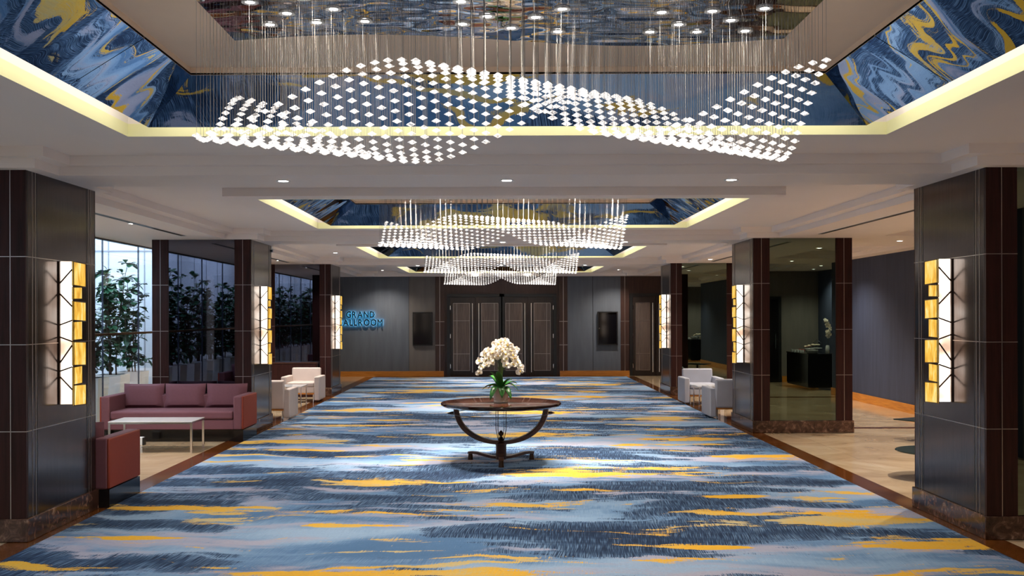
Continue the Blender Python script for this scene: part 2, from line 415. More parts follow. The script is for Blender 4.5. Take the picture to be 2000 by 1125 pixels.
# ------------------------------------------------------------------ setting: floor, carpet, walls
XWL, XWR = -8.3, 9.0
YB = -3.0
struct(MB().box(XWL - 0.3, XWR, YB, WALLY + 0.3, -0.12, 0.0).build('floor', 'beige_marble'))
tag(MB().box(-3.65, 3.765, YB, 30.05, 0.0, 0.012).build('carpet', 'carpet'), 'blue, navy and gold brushstroke-patterned carpet running down the middle of the hall', 'carpet')
n_trim = [0]
def trim(mb, mat, **kw):
    n_trim[0] += 1
    return struct(mb.build('trim_%d' % n_trim[0], mat, **kw))
trim(MB().box(-3.92, -3.652, YB, 30.3, 0.0, 0.004), 'brown_marble')
trim(MB().box(3.767, 4.03, YB, 30.3, 0.0, 0.004), 'brown_marble')
trim(MB().box(-3.652, 3.767, 30.052, WALLY, 0.0, 0.004), 'brown_marble')
for k in range(0, 4):
    yy = YC0 + PITCH * k
    if yy < 30: trim(MB().box(4.03 + CW, 7.5, yy - 0.14, yy + 0.06, 0.0, 0.003), 'brown_marble')

# far wall
far = [(-9, -2.66, 'wall_grey'), (-2.655, -1.88, 'wall_grey_warm')]
mb = MB().box(-8.6, -2.665, WALLY, WALLY + 0.2, 0, 3.3)
struct(mb.build('wall_back', 'wall_grey'))
struct(MB().box(-2.655, -1.872, WALLY, WALLY + 0.2, 0, 3.3).build('wall_back', 'wall_grey_warm'))
struct(MB().box(-1.872, 2.08, WALLY + 0.02, WALLY + 0.2, 0, 3.3).build('wall_back', 'back_wood'))
struct(MB().box(2.08, 2.83, WALLY, WALLY + 0.2, 0, 3.3).build('wall_back', 'wall_grey'))
struct(MB().box(2.845, 3.665, WALLY, WALLY + 0.2, 0, 3.3).build('wall_back', 'wall_grey'))
struct(MB().box(3.665, 9, WALLY + 0.02, WALLY + 0.2, 0, 3.3).build('wall_back', 'back_wood'))
struct(MB().box(-2.665, -2.655, WALLY + 0.02, WALLY + 0.1, 0, 3.3).build('wall_back', 'black_frame'))
struct(MB().box(2.83, 2.845, WALLY + 0.02, WALLY + 0.1, 0, 3.3).build('wall_back', 'black_frame'))
def px(x, y): return (x - 972.5) / 2000 * y
for x0, x1 in ((-5.2, -1.62), (1.85, 3.93)):
    struct(MB().box(x0, x1, WALLY - 0.03, WALLY + 0.02, 0.0, 0.155).build('baseboard_back', 'amber_wood'))
# wood pilasters with metal lines beside the doors
for x0, x1 in ((-1.872, -1.60), (1.83, 2.08), (3.665, 3.92)):
    tr = trim(MB().box(x0, x1, WALLY - 0.012, WALLY + 0.02, 0.155, 2.977), 'back_wood')
    xm = (x0 + x1) / 2
    m = MB().box(xm - .008, xm + .008, WALLY - .018, WALLY - .012, .155, 2.977)
    for z in (0.93, 1.63): m.box(x0, x1, WALLY - .018, WALLY - .012, z - .008, z + .008)
    m.build('metal_inlay', 'inlay_metal', tr)

# doors
def door_pair(n, x0, x1, leaves):
    z1 = 2.37
    fr = MB().box(x0 - .09, x0, WALLY - .05, WALLY + .02, 0.0, z1 + .09).box(x1, x1 + .09, WALLY - .05, WALLY + .02, 0.0, z1 + .09).box(x0, x1, WALLY - .05, WALLY + .02, z1, z1 + .09)
    d = struct(fr.build('door_%d' % n, 'black_frame'))
    wd = (x1 - x0) / leaves
    for i in range(leaves):
        a, b = x0 + i * wd + .006, x0 + (i + 1) * wd - .006
        lf = MB().box(a, b, WALLY - .03, WALLY + .02, 0.02, z1 - .005).build('door_leaf', 'door_wood', d)
        right = (i % 2 == 1)                                # hinge on the right
        pa, pb = (a + .05, b - .14) if not right else (a + .14, b - .05)
        if right: pa, pb = a + .17, b - .09
        else: pa, pb = a + .09, b - .17
        MB().box(pa, pb, WALLY - .036, WALLY - .029, .17, 2.18).build('door_panel', 'door_panel', lf)
        m = MB()
        for xx in (pa, pb, (pa + .11 if not right else pb - .11)): m.box(xx - .005, xx + .005, WALLY - .041, WALLY - .036, .17, 2.18)
        for zz in (.17, .67, 1.66, 2.18): m.box(pa, pb, WALLY - .041, WALLY - .036, zz - .005, zz + .005)
        m.build('metal_inlay', 'inlay_metal', lf)
        hx = b - .09 if not right else a + .09
        h = MB().rod((hx, WALLY - .10, .12), (hx, WALLY - .10, 2.18), .014, 8)
        for zz in (.2, 1.15, 2.1): h.rod((hx, WALLY - .10, zz), (hx, WALLY - .03, zz), .008, 6)
        h.build('door_handle', 'handle_metal', lf, smooth=True)
        hn = MB()
        xx = a if not right else b
        for zz in (.3, 1.2, 2.05): hn.box(xx - .012, xx + .012, WALLY - .04, WALLY - .03, zz - .06, zz + .06)
        hn.build('hinge', 'chrome', lf)
door_pair(1, -1.43, 0.10, 2)
door_pair(2, 0.135, 1.66, 2)
door_pair(3, 4.02, 5.40, 2)

# side walls
XRW = 7.53
struct(MB().box(XRW, XRW + .2, 8.2, WALLY, 0, 3.3).build('wall_right', 'wall_slate'))
struct(MB().box(XRW + .2, XWR, 8.2, 8.4, 0, 3.3).build('wall_right', 'wall_slate'))
struct(MB().box(8.6, 8.8, 3.6, 8.2, 0, 3.3).build('wall_right', 'wall_slate'))
struct(MB().box(6.55, 8.6, 3.6, 3.8, 0, 3.3).build('wall_right', 'wall_grey_warm'))
struct(MB().box(6.55, 6.75, YB, 3.6, 0, 3.3).build('wall_right', 'wall_slate'))
struct(MB().box(XRW - .025, XRW, 8.2, WALLY, 0, .165).build('baseboard_right', 'amber_wood_y'))
struct(MB().box(7.62, 8.6, 3.8, 3.825, 0, .165).build('baseboard_right', 'amber_wood'))
d = struct(MB().box(6.7, 7.6, 3.8, 3.84, 0, 2.3).build('door_4', 'black_frame'))
MB().box(6.78, 7.52, 3.84, 3.86, 0.02, 2.22).build('door_leaf', 'black_lacquer', d)
MB().rod((7.42, 3.92, .9), (7.42, 3.92, 1.3), .012, 8).rod((7.42, 3.92, .95), (7.42, 3.86, .95), .007, 6).rod((7.42, 3.92, 1.25), (7.42, 3.86, 1.25), .007, 6).build('door_handle', 'chrome', d)

# planted light well on the left behind a glass wall
XG = -5.93
struct(MB().box(XWL - .2, XWL, YB, 20.2, 0, 4.2).build('wall_left', 'well_white'))
struct(MB().box(XWL, XG - .05, 20.0, 20.2, 0, 4.2).build('wall_left', 'well_white'))
struct(MB().box(XG - .2, XG, 20.2, WALLY, 0, 3.3).build('wall_left', 'wall_slate'))
jj = MB()
y = 1.0
while y < 20: jj.box(XWL, XWL + .012, y - .01, y + .01, 0, 4.1); y += 1.15
for x in (-7.6, -6.9, -6.2): jj.box(x - .01, x + .01, 19.988, 20.0, 0, 4.1)
jj.box(XWL, XG, 19.985, 20.0, 3.075, 3.10)
trim(jj, 'joint_grey')
gw = MB()
y = YB
ys = []
while y < 20.0: ys.append(y); y += 1.53
for a in ys: gw.box(XG - .006, XG + .006, a + .004, min(a + 1.526, 20.0), .03, HA)
win = struct(gw.build('window_1', 'clear_glass'))
fr = MB().box(XG - .03, XG + .03, YB, 20.0, HA - .022, HA).box(XG - .03, XG + .03, YB, 20.0, 0, .03)
fr.build('window_frame', 'black_frame', win)
j2 = MB()
for a in ys[1:]: j2.box(XG - .012, XG + .012, a - .004, a + .004, .03, HA - .02)
j2.build('window_joint', 'wall_slate', win)
MB().box(XG + .008, XG + .045, YB, 20.0, 1.52, 1.555).build('hand_rail', 'brass', win)

# ------------------------------------------------------------------ ceiling: one stepped height field
COLS_Y = [YC0 + PITCH * k for k in range(-1, 4)]
CORN_B = []   # (rect list) for level B and C
def bayrects(level):
    out = []
    for i, yc in enumerate(COLS_Y[:-1]):
        y0, y1 = yc, COLS_Y[i + 1]
        if level == 'B': mi, si, nh, sh = .365, .825, 3.71, 4.20
        else: mi, si, nh, sh = .445, .945, 3.59, 4.05
        ye = min(y1 - mi, 30.25 if level == 'B' else 30.17)
        out.append((CX - nh, CX + nh, y0 + mi, ye))
        out.append((CX - sh, CX + sh, y0 + si, min(y1 - si, 30.0)))
    return out
RB, RC = bayrects('B'), bayrects('C')
for i, yc in enumerate(COLS_Y[:-1]):        # right aisle recesses
    RB.append((5.75, 7.2, yc + 1.1, min(COLS_Y[i + 1] - 1.1, 30)))
    RC.append((5.87, 7.08, yc + 1.22, min(COLS_Y[i + 1] - 1.22, 29.9)))
OW, OD = 2.613, 1.82
RING = [(CX - 2.91, CX + 2.91, b - OD - .30, b + OD + .30) for b in BAY]
HOLE = [(CX - OW, CX + OW, b - OD, b + OD) for b in BAY]
def inr(r, x, y): return any(a < x < b and c < y < d for a, b, c, d in r)
def hgt(x, y):
    if inr(HOLE, x, y): return None
    if inr(RING, x, y): return HR
    if inr(RC, x, y): return HC
    if inr(RB, x, y): return HB
    return HA
xs = sorted(set([XG - .05, 9.0] + [v for r in RB + RC + RING + HOLE for v in r[:2]]))
ysx = sorted(set([YB, WALLY] + [v for r in RB + RC + RING + HOLE for v in r[2:]]))
ysx = [v for v in ysx if YB <= v <= WALLY]
cb = MB(); rb = MB()
hh = {}
for i in range(len(xs) - 1):
    for j in range(len(ysx) - 1):
        hh[i, j] = hgt((xs[i] + xs[i + 1]) / 2, (ysx[j] + ysx[j + 1]) / 2)
for (i, j), h in hh.items():
    x0, x1, y0, y1 = xs[i], xs[i + 1], ysx[j], ysx[j + 1]
    if h is not None: cb.quad((x0, y0, h), (x0, y1, h), (x1, y1, h), (x1, y0, h))
    for di, dj in ((1, 0), (0, 1)):
        g = hh.get((i + di, j + dj), 'x')
        if g == 'x' or g == h: continue
        a, b = (h, g)
        if a is None: a = HC + .14
        if b is None: b = HC + .14
        if di: pts = [(x1, y0), (x1, y1)]
        else: pts = [(x0, y1), (x1, y1)]
        if h is None or g is None:
            rb.quad((*pts[0], HR), (*pts[1], HR), (*pts[1], HC), (*pts[0], HC))
            cb.quad((*pts[0], HC), (*pts[1], HC), (*pts[1], HC + .14), (*pts[0], HC + .14))
        else:
            cb.quad((*pts[0], a), (*pts[1], a), (*pts[1], b), (*pts[0], b))
struct(cb.build('ceiling', 'ceiling_paint'))
trim(rb, 'riser_warm_tint')
# cap over everything
struct(MB().box(XG - .05, 9.0, YB, WALLY, 3.46, 3.52).build('ceiling', 'ceiling_paint'))
well_c = MB().box(XWL - .2, XG - .06, YB, 20.2, 3.9, 3.95)
# band that closes the gap between the main ceiling and the light well
struct(MB().box(XG - .06, XG - .05, YB, 20.2, HA, 3.5).build('ceiling', 'white_paint'))

# ------------------------------------------------------------------ mirrored coffers
ordn = ['', 'nearest', 'second', 'third', 'farthest']
def coffer(k, yb):
    lab = ['coffer behind the camera', 'nearest ceiling coffer with slanted mirror panels and a lit yellow rim', 'second ceiling coffer from the camera, slanted mirrors above a lit yellow rim',
           'third ceiling coffer from the camera, small lit rim with slanted mirrors', 'farthest ceiling coffer before the end wall, thin lit rim'][k]
    c = thing('mirrored_coffer', lab, 'ceiling coffer', (CX, yb, HC), 0, 'mirrored ceiling coffers')
    z = lambda h: h - HC
    i0, i1 = .214, .62; h0, h1 = 3.066, 3.32
    xa, ya, xb, yb_ = OW - i0, OD - i0, OW - i1, OD - i1
    th = .012
    def panel(p, nm='mirror_panel'):
        # p: 4 points; extrude upward
        vs = [Vector(q) for q in p] + [Vector(q) + Vector((0, 0, th)) for q in p]
        MB().add(vs, [(0, 1, 2, 3), (7, 6, 5, 4), (0, 4, 5, 1), (1, 5, 6, 2), (2, 6, 7, 3), (3, 7, 4, 0)]).build(nm, 'mirror_coffer', c)
    g = .004
    for s in (1, -1):
        panel([(-xa, s * ya, z(h0)), (xa, s * ya, z(h0)), (xb, s * yb_, z(h1)), (-xb, s * yb_, z(h1))])
        ysp = 0.35
        def pt(y, low): return (s * (xa if low else xb), y, z(h0 if low else h1))
        panel([pt(-ya, 1), pt(-g + .35 - .0, 1), pt(-g + .35, 0), pt(-yb_, 0)])
        panel([pt(g + .35, 1), pt(ya, 1), pt(yb_, 0), pt(g + .35, 0)])
    # white back casing of the tray (outside faces, light the rim)
    e = .02
    bk = MB()
    zz0, zz1 = z(h0) + .015, z(3.45)
    X, Y = xa - .005, ya - .005
    o0 = [(-X, -Y), (X, -Y), (X, Y), (-X, Y)]
    for q in range(4):
        a, b = o0[q], o0[(q + 1) % 4]
        bk.quad((a[0], a[1], zz0), (b[0], b[1], zz0), (b[0], b[1], zz1), (a[0], a[1], zz1))
    bk.build('casing', 'white_paint', c)
    # cavity lid
    ld = MB(); zl = z(HC + .14)
    for (a0, a1, b0, b1) in ((-OW, OW, Y, OD), (-OW, OW, -OD, -Y), (-OW, -X, -Y, Y), (X, OW, -Y, Y)): ld.box(a0, a1, b0, b1, zl, zl + .01)
    ld.build('cavity_lid', 'white_paint', c)
    # LED strip on the casing
    led = MB(); z0, z1 = z(HC + .02), z(HC + .05)
    q = .012
    led.box(-X, X, Y + .002, Y + q, z0, z1).box(-X, X, -Y - q, -Y - .002, z0, z1).box(X + .002, X + q, -Y, Y, z0, z1).box(-X - q, -X - .002, -Y, Y, z0, z1)
    led.build('light_strip', 'cove_led', c)
    # small upright band, beige soffit ring with film hole
    bd = MB(); zt, zb = z(3.365), z(h1) - .002
    o1 = [(-xb, -yb_), (xb, -yb_), (xb, yb_), (-xb, yb_)]
    for q in range(4):
        a, b = o1[q], o1[(q + 1) % 4]
        bd.quad((a[0], a[1], zb), (b[0], b[1], zb), (b[0], b[1], zt), (a[0], a[1], zt))
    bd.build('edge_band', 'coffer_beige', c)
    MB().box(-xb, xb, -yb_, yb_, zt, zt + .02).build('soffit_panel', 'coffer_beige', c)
    # stretched mirror film with a gently waving edge
    fx = 1.545; n = 60
    top = []
    for i in range(n + 1):
        u = i / n
        pxl = 465 + u * 1065
        yy = 78 - 11 * math.sin(min(u / .48, 1) * PI) * (u < .48) + 13 * math.sin((u - .48) / .52 * PI) * (u >= .48) - 1 * u
        top.append((-fx + 2 * fx * u, 2000 * 1.555 / (617 - yy) - 5.235))
    vs = []; fs = []
    for (x_, y_) in top: vs.append((x_, y_, z(3.355)))
    for (x_, y_) in top: vs.append((x_, -.60, z(3.355)))
    m_ = len(top)
    vs += [(a, b, c_ + .009) for a, b, c_ in vs]
    for i in range(m_ - 1):
        fs.append((i, i + 1, m_ + i + 1, m_ + i)); fs.append((2 * m_ + i, 3 * m_ + i, 3 * m_ + i + 1, 2 * m_ + i + 1)); fs.append((i, 2 * m_ + i, 2 * m_ + i + 1, i + 1))
    MB().add(vs, fs).build('mirror_film', 'mirror_film', c)
    return c
for k in range(1, 5): coffer(k, BAY[k])

# ------------------------------------------------------------------ downlights
ORD = ['first', 'second', 'third', 'fourth', 'fifth', 'sixth', 'seventh', 'eighth', 'ninth', 'tenth', 'eleventh', 'twelfth', 'thirteenth', 'fourteenth', 'fifteenth', 'sixteenth', 'seventeenth', 'eighteenth', 'nineteenth', 'twentieth', 'twenty-first', 'twenty-second']
def downlight_mesh(r=.045):
    ring = MB().lathe([(r + .018, 0), (r + .018, -.006), (r, -.004), (r - .004, 0)], 20, cap=False)
    lens = MB().lathe([(r - .002, -.001), (r - .002, -.0025)], 20)
    return ring.mesh('trim_ring', 'white_paint', True), lens.mesh('lens', 'lens_light')
DR, DL = downlight_mesh()
DR2, DL2 = downlight_mesh(.024)
def downlight(x, y, z, label, group, power=P_SPOT, col=(1, .90, .78), ang=130, drop=.03, r=.045):
    o = thing('downlight', label, 'downlight', (x, y, z), 0, group)
    link('trim_ring', DR if r > .03 else DR2, o); link('lens', DL if r > .03 else DL2, o)
    spot('bulb', o, (0, 0, -drop), power, col, ang)
    return o
film = [(490, 2), (529, 46), (562, 24), (621, 42), (653, 16), (594, -6), (714, 40), (905, 46), (902, 2), (953, 31), (1000, 54), (1048, 33), (1100, 17), (1091, 61), (1294, 24), (1327, 48), (1271, 66), (1363, 65), (1393, 22), (1429, 40), (1457, 61), (1495, 17)]
film.sort()
for qi, (a, b) in enumerate(film):
    yy = 2000 * 1.553 / (617 - b); yy = min(yy, 5.60)
    downlight((a - 972.5) / 2000 * yy, yy, 3.353, 'small bright spotlight in the nearest coffer mirror, %s from the left' % ORD[qi], 'spotlights in the mirror of the nearest coffer', P_SPOT_FILM / 7, r=.024)
for k in (0, 2, 3, 4):  # first bay has no coffer; its unseen lamps are added for light
    for qi, x in enumerate((-1.2, -.75, -.1, .25, .9, 1.35)):
        downlight(CX + x, BAY[k] + .15 * math.sin(x * 9), 3.353 if k else HC, 'small spotlight in the %s mirrored coffer, %s from the left' % (['unseen overhead', 'nearest', 'second', 'third', 'farthest'][k], ORD[qi]),
                  'spotlights in the mirrors of the farther coffers', P_FAR * (1.45 if k == 2 else 1.0), ang=(130 if k == 0 else 84))
names = {8.89: 'nearest', 16.34: 'second', 23.8: 'third'}
for k, yy in enumerate((8.89, 16.34, 23.8)):
    for x, side in ((-1.86, 'left'), (.08, 'centre'), (2.03, 'right')):
        downlight(x, yy, HA, '%s downlight of the three in the %s ceiling beam from the camera' % (side, ['nearest', 'second', 'third'][k]), 'downlights in the ceiling beams')
downlight(-3.4, 21.45, HC, 'lone round downlight near the second left column, left of the chandeliers', 'side downlights')
downlight(4.46, 21.5, HA, 'lone round downlight at the right near the linear air slot by the second column', 'side downlights')
downlight(-3.35, 29.7, HC, 'small downlight at the far end, left, before the ballroom sign', 'side downlights')
downlight(3.5, 29.7, HC, 'small downlight at the far end, right, before the single door', 'side downlights')
AISLE = [(5.65, 13.3, 'right aisle downlight beyond the nearest right column, over the farther glass table'), (6.4, 9.0, 'right aisle downlight level with the nearest right column'), (7.7, 6.9, 'niche downlight above the near end of the black buffet'),
         (8.1, 5.0, 'niche downlight above the far end of the black buffet'), (6.4, 21, 'right aisle downlight beyond the second right column'), (5.0, 26, 'right aisle downlight beyond the third right column'),
         (-4.6, 21.5, 'left aisle downlight above the cream armchairs'), (6.4, 16.3, 'added right aisle downlight level with the second right column'), (5.0, 19.4, 'added right aisle downlight above the grey armchairs'),
         (-4.6, 12.9, 'added left aisle downlight above the coffee table'), (5.0, 11.0, 'added right aisle downlight above the nearer glass table'), (-4.6, 17.8, 'added left aisle downlight behind the second left column')]  # closing entries are extra downlights added to brighten the aisle floors
for x, y, lab in AISLE:
    downlight(x, y, HA if not inr(RC, x, y) else HC, lab, 'aisle downlights', P_AISLE)
for x, w_ in ((-.66, 'left'), (.87, 'right')):
    downlight(x, 30.2, HA if not inr(RC, x, 30.2) else HC, '%s of the two small spotlights above the far double doors' % w_, 'door spotlights', 40, (1, .8, .65), 70)

# ------------------------------------------------------------------ columns
def column(side, yc, label):
    xc = (XR + CW / 2) if side > 0 else (XL - CW / 2)
    c = thing('column', label, 'column', (xc, yc, 0), 0, 'square panelled columns')
    hx, hy = CW / 2, CD / 2
    f = -side                                  # corridor face at x = f*hx
    MB().box(-hx - .02, hx + .02, -hy - .02, hy + .02, 0.004, .19).build('plinth', 'dark_marble', c, bevel=.006)
    MB().box(-hx + .02, hx - .02, -hy + .03, hy - .02, .19, HA).build('core', 'black_frame', c)
    for s in (-1, 1):
        a, b = sorted((s * hx, s * (hx - .25)))
        MB().box(a, b, -hy, -hy + .03, .19, HA).build('wood_panel', 'dark_wood', c)
    MB().box(-hx + .25, hx - .25, -hy + .012, -hy + .03, .19, HA).build('mirror_panel', 'mirror_smoke_green' if side > 0 else 'mirror_smoke_blue', c)
    # rear and outer sides
    MB().box(-hx, hx, hy - .02, hy, .19, HA).build('rear_panel', 'dark_wood', c)
    a, b = sorted((-f * hx, -f * (hx - .02)))
    MB().box(a, b, -hy + .03, hy - .02, .19, HA).build('outer_panel', 'dark_wood', c)
    # corridor face: bronze sheet with flat edge battens
    a, b = sorted((f * hx, f * (hx - .02)))
    MB().box(a, b, -hy + .03, hy - .02, .19, HA).build('bronze_panel', 'column_bronze', c)
    m = MB()
    e = .003
    for z in (.885, 1.58, 2.285):
        for s in (-1, 1):
            a, b = sorted((s * hx, s * (hx - .25)))
            m.box(a, b, -hy - e, -hy, z - .003, z + .003)
        a, b = sorted((f * hx, f * (hx + e)))
        m.box(a, b, -hy, hy, z - .003, z + .003)
    for s in (-1, 1):
        xm = s * (hx - .125)
        m.box(xm - .003, xm + .003, -hy - e, -hy, .19, HA)
    a, b = sorted((f * hx, f * (hx + e)))
    for yy in (-hy + .11, hy - .16, hy - .11, -hy + .17): m.box(a, b, yy - .003, yy + .003, .19, HA)
    m.build('metal_inlay', 'inlay_metal', c)
    g = MB()
    a, b = sorted((f * hx, f * (hx + .0015)))
    for yy in (-hy + .03, -hy + .20, hy - .20): g.box(a, b, yy - .004, yy + .004, .19, HA)
    g.build('panel_groove', 'black_frame', c)
    return c
names_c = ['behind the camera', 'nearest the camera', 'second from the camera', 'third from the camera, by the end wall']
for k in range(0, 4):
    for side, sn in ((1, 'right'), (-1, 'left')):
        if k == 0: lab = 'dark panelled column beside the camera on the %s, seen only in reflections' % sn
        else:
            lab = 'dark wood and bronze column with smoked mirror, %s side, %s' % (sn, names_c[k])
        column(side, COLS_Y[k], lab)
# low dark cabinet before the third left column
cab = thing('console_cabinet', 'dark maroon low cabinet with a pale top edge before the third left column', 'cabinet', (-4.6, 22.95, 0))
MB().box(-.66, .55, -.12, .10, 0, .745).build('body', 'dark_wood', cab)
MB().box(-.67, .56, -.13, .10, .745, .775).build('top', 'table_leg_wood', cab)

# ------------------------------------------------------------------ wall sconces
def sconce(side, yc, label):
    f = -side
    x0 = XR if side > 0 else XL
    c = thing('wall_sconce', label, 'wall light', (x0, yc - .07, 1.05), 0, 'amber glass column sconces')
    Hh = 1.23
    def bx(mb, a, b, y0, y1, z0, z1):
        a, b = sorted((f * a, f * b)); mb.box(a, b, y0, y1, z0, z1)
    D0 = .118
    m = MB(); bx(m, .0, .012, -.034, -.016, 0, Hh); m.build('back_bar', 'dark_bronze', c)
    m = MB(); bx(m, .013, D0 - .008, -.016, -.004, 0.002, Hh - .002); m.build('diffuser', 'sconce_diffuser', c)
    m = MB(); bx(m, .001, D0 - .012, -.003, .15, Hh - .012, Hh - .002); bx(m, .001, D0 - .012, -.003, .15, .002, .012); m.build('end_cap', 'dark_bronze', c)
    W_ = [(0.0, .175, 1), (.18, .273, 0), (.277, .42, 1), (.422, .56, 0), (.562, .735, 1), (.739, .872, 0), (.865, 1.017, 1)]
    for i, (a, b, full) in enumerate(W_):
        y1 = .245 if full else .165
        zt, zb = Hh * (1 - a), Hh * (1 - b)
        tl = .010 if full else -.004
        vs = []
        for xx in (D0 - .006, D0 + .006):
            vs += [(f * xx, -.014, zb + .010), (f * xx, y1, zb + .010 - tl), (f * xx, y1, zt - tl), (f * xx, -.014, zt - .002)]
        fs = [(0, 1, 2, 3), (7, 6, 5, 4), (0, 4, 5, 1), (1, 5, 6, 2), (2, 6, 7, 3), (3, 7, 4, 0)]
        g = MB().add(vs, fs).build('amber_pane', 'amber_glass', c)
        fr = MB(); rr = .0045
        v = [Vector(q) for q in vs]
        for q in (0, 4):
            for p0, p1 in ((0, 1), (1, 2), (2, 3), (3, 0)): fr.rod(v[q + p0], v[q + p1], rr, 4)
        fr.build('pane_frame', 'dark_bronze', g)
    for a, b in ((.155, .058), (.226, .316), (.445, .413), (.529, .561), (.71, .587), (.768, .738), (.806, .897)):
        MB().rod((f * .008, -.022, Hh * (1 - a)), (f * (D0 - .004), -.022, Hh * (1 - b)), .0065, 6).build('branch', 'dark_bronze', c)
    return c
for k in range(1, 4):
    for side, sn in ((1, 'right'), (-1, 'left')):
        sconce(side, COLS_Y[k], 'lit white and amber glass sconce with dark branches on the %s column on the %s' % (['', 'nearest', 'second', 'third'][k], sn))

# ------------------------------------------------------------------ chandeliers
def crystal_mesh():
    m = MB(); n = 8; R = .0255; vs = [(0, 0, .0135)]
    for i in range(n):
        a = 2 * PI * i / n; r = R if i % 2 == 0 else R * .80
        vs.append((r * math.cos(a), r * math.sin(a), 0.0015 * (1 if i % 2 else -1)))
    vs.append((0, 0, -.0135))
    fs = []
    for i in range(n): fs += [(0, 1 + i, 1 + (i + 1) % n), (n + 1, 1 + (i + 1) % n, 1 + i)]
    return vs, fs
CV, CF = crystal_mesh()
CM = MB().add(CV, CF).mesh('crystal', 'crystal')
NX, NY = 47, 15
def chand_h(x, tt): return 1.03 + .18 * math.cos(2 * PI / 2.1 * (x + .52) - PI * tt)
ZTOP = 3.35
def wire_mesh(lens):
    m = MB().rod((0, 0, 0), (0, 0, -1), .0011, 3, cap=False).rod((0, 0, -1), (0, 0, -1.0), .001, 3, cap=False)
    return m
for k in range(1, 5):
    lab = ['', 'nearest wave-shaped crystal chandelier hanging from the nearest coffer', 'second crystal wave chandelier from the camera', 'third crystal wave chandelier from the camera, small in the distance',
           'farthest crystal wave chandelier, just above the far double doors'][k]
    c = thing('crystal_chandelier', lab, 'chandelier', (CX, BAY[k], ZTOP), 0, 'crystal wave chandeliers')
    pts = []
    for j in range(NY):
        tt = j / (NY - 1); y = -.405 + .81 * tt
        for i in range(NX):
            x = -1.485 + 2.97 * i / (NX - 1)
            pts.append((x + random.uniform(-.002, .002), y, CAMH + chand_h(x, tt) - ZTOP, j, i))
    lead = [p for p in pts if p[3] == 0] + [p for p in pts if p[3] == 1] + [p for p in pts if p[3] == 2][:6]
    leads = set((p[3], p[4]) for p in lead)
    cs = MB(); ws_ = MB()
    for x, y, z, j, i in pts:
        rz = random.uniform(-.25, .25)
        if (j, i) in leads:
            o = link('crystal', CM, c, (x, y, z), (0, 0, rz))
            MB().rod((x, y, 0), (x, y, z + .013), .0008, 3, cap=False).build('wire', 'wire', c)
        else:
            ca, sa = math.cos(rz), math.sin(rz)
            cs.add([(x + a * ca - b * sa, y + a * sa + b * ca, z + d) for a, b, d in CV], CF)
            ws_.rod((x, y, 0), (x, y, z + .013), .0008, 3, cap=False)
    o = cs.build('crystals', 'crystal', c); o['kind'] = 'stuff'
    o = ws_.build('wires', 'wire', c); o['kind'] = 'stuff'

# ------------------------------------------------------------------ centre table with orchid
TB = (0.034, 12.53, 0.012)
tb = thing('round_table', 'round dark wood hall table on a bowl-shaped base in the middle of the carpet', 'table', TB)
ZT = .735
MB().lathe([(.60, ZT - .055), (.70, ZT - .05), (.72, ZT - .035), (.735, ZT - .03), (.735, ZT - .012), (.728, ZT - .002), (.715, ZT), (.0, ZT)], 96, cap=False).build('tabletop', 'table_top', tb, smooth=True)
for sgn in (-1, 1):
    pts = []
    for i in range(49):
        a = PI * i / 48
        pts.append((.565 * math.cos(a), 0, .68 - .44 * math.sin(a) ** .9))
    r = Matrix.Rotation(math.radians(13 * sgn), 3, 'Z')
    q = [r @ Vector(p) for p in pts]
    MB().ribbon(q, .030, .022, norm=r @ Vector((0, 1, 0))).build('arched_rib', 'table_leg_wood', tb, bevel=.004)
pts = [(.565 * math.cos(a), 0, .68 - .44 * math.sin(a) ** .9) for a in [PI * i / 96 for i in range(0, 40)]]
MB().ribbon(pts, .016, .012).build('arched_rib', 'table_leg_wood', tb)
for i in range(4):
    a = PI / 4 + i * PI / 2 + .25
    x, y = .072 * math.cos(a), .072 * math.sin(a)
    MB().tube([(x, y, ZT - .05), (x, y, .40), (x * .55, y * .55, .27)], .0045, 6).build('rod', 'dark_bronze', tb, smooth=True)
MB().tube([(.60 * math.cos(2 * PI * i / 72), .60 * math.sin(2 * PI * i / 72), .60) for i in range(72)], .0045, 6, closed=True).build('ring_rail', 'dark_bronze', tb, smooth=True)
for s in (-1, 1):
    MB().rod((s * .58, 0, .60), (s * .61, 0, .60), .022, 10, .018).rod((s * .61, 0, .60), (s * .66, 0, .60), .018, 10, .002).build('side_finial', 'dark_bronze', tb, smooth=True)
MB().lathe([(.012, .25), (.035, .265), (.04, .28), (.02, .30), (.012, .315), (.014, .32), (.028, .335), (.030, .355), (.018, .375), (.008, .385), (.001, .39)], 20).build('finial', 'dark_bronze', tb, smooth=True)
MB().lathe([(.045, .03), (.064, .035), (.064, .20), (.07, .215), (.07, .232), (.06, .24), (.04, .255)], 24).build('pedestal', 'table_leg_wood', tb, smooth=True)
for i in range(3):
    a = -PI / 2 + i * 2 * PI / 3
    dx, dy = math.cos(a), math.sin(a)
    side = Vector((-dy, dx, 0))
    pts = [(dx * r_, dy * r_, z_) for r_, z_ in ((.04, .055), (.12, .055), (.22, .070), (.32, .088), (.40, .092), (.46, .088))]
    ft = MB().ribbon(pts, .030, .016, norm=side).build('foot', 'table_leg_wood', tb, bevel=.004)
    MB().rod((dx * .44, dy * .44, .08), (dx * .44, dy * .44, .001), .026, 10, .036).build('foot_pad', 'dark_bronze', ft, smooth=True)

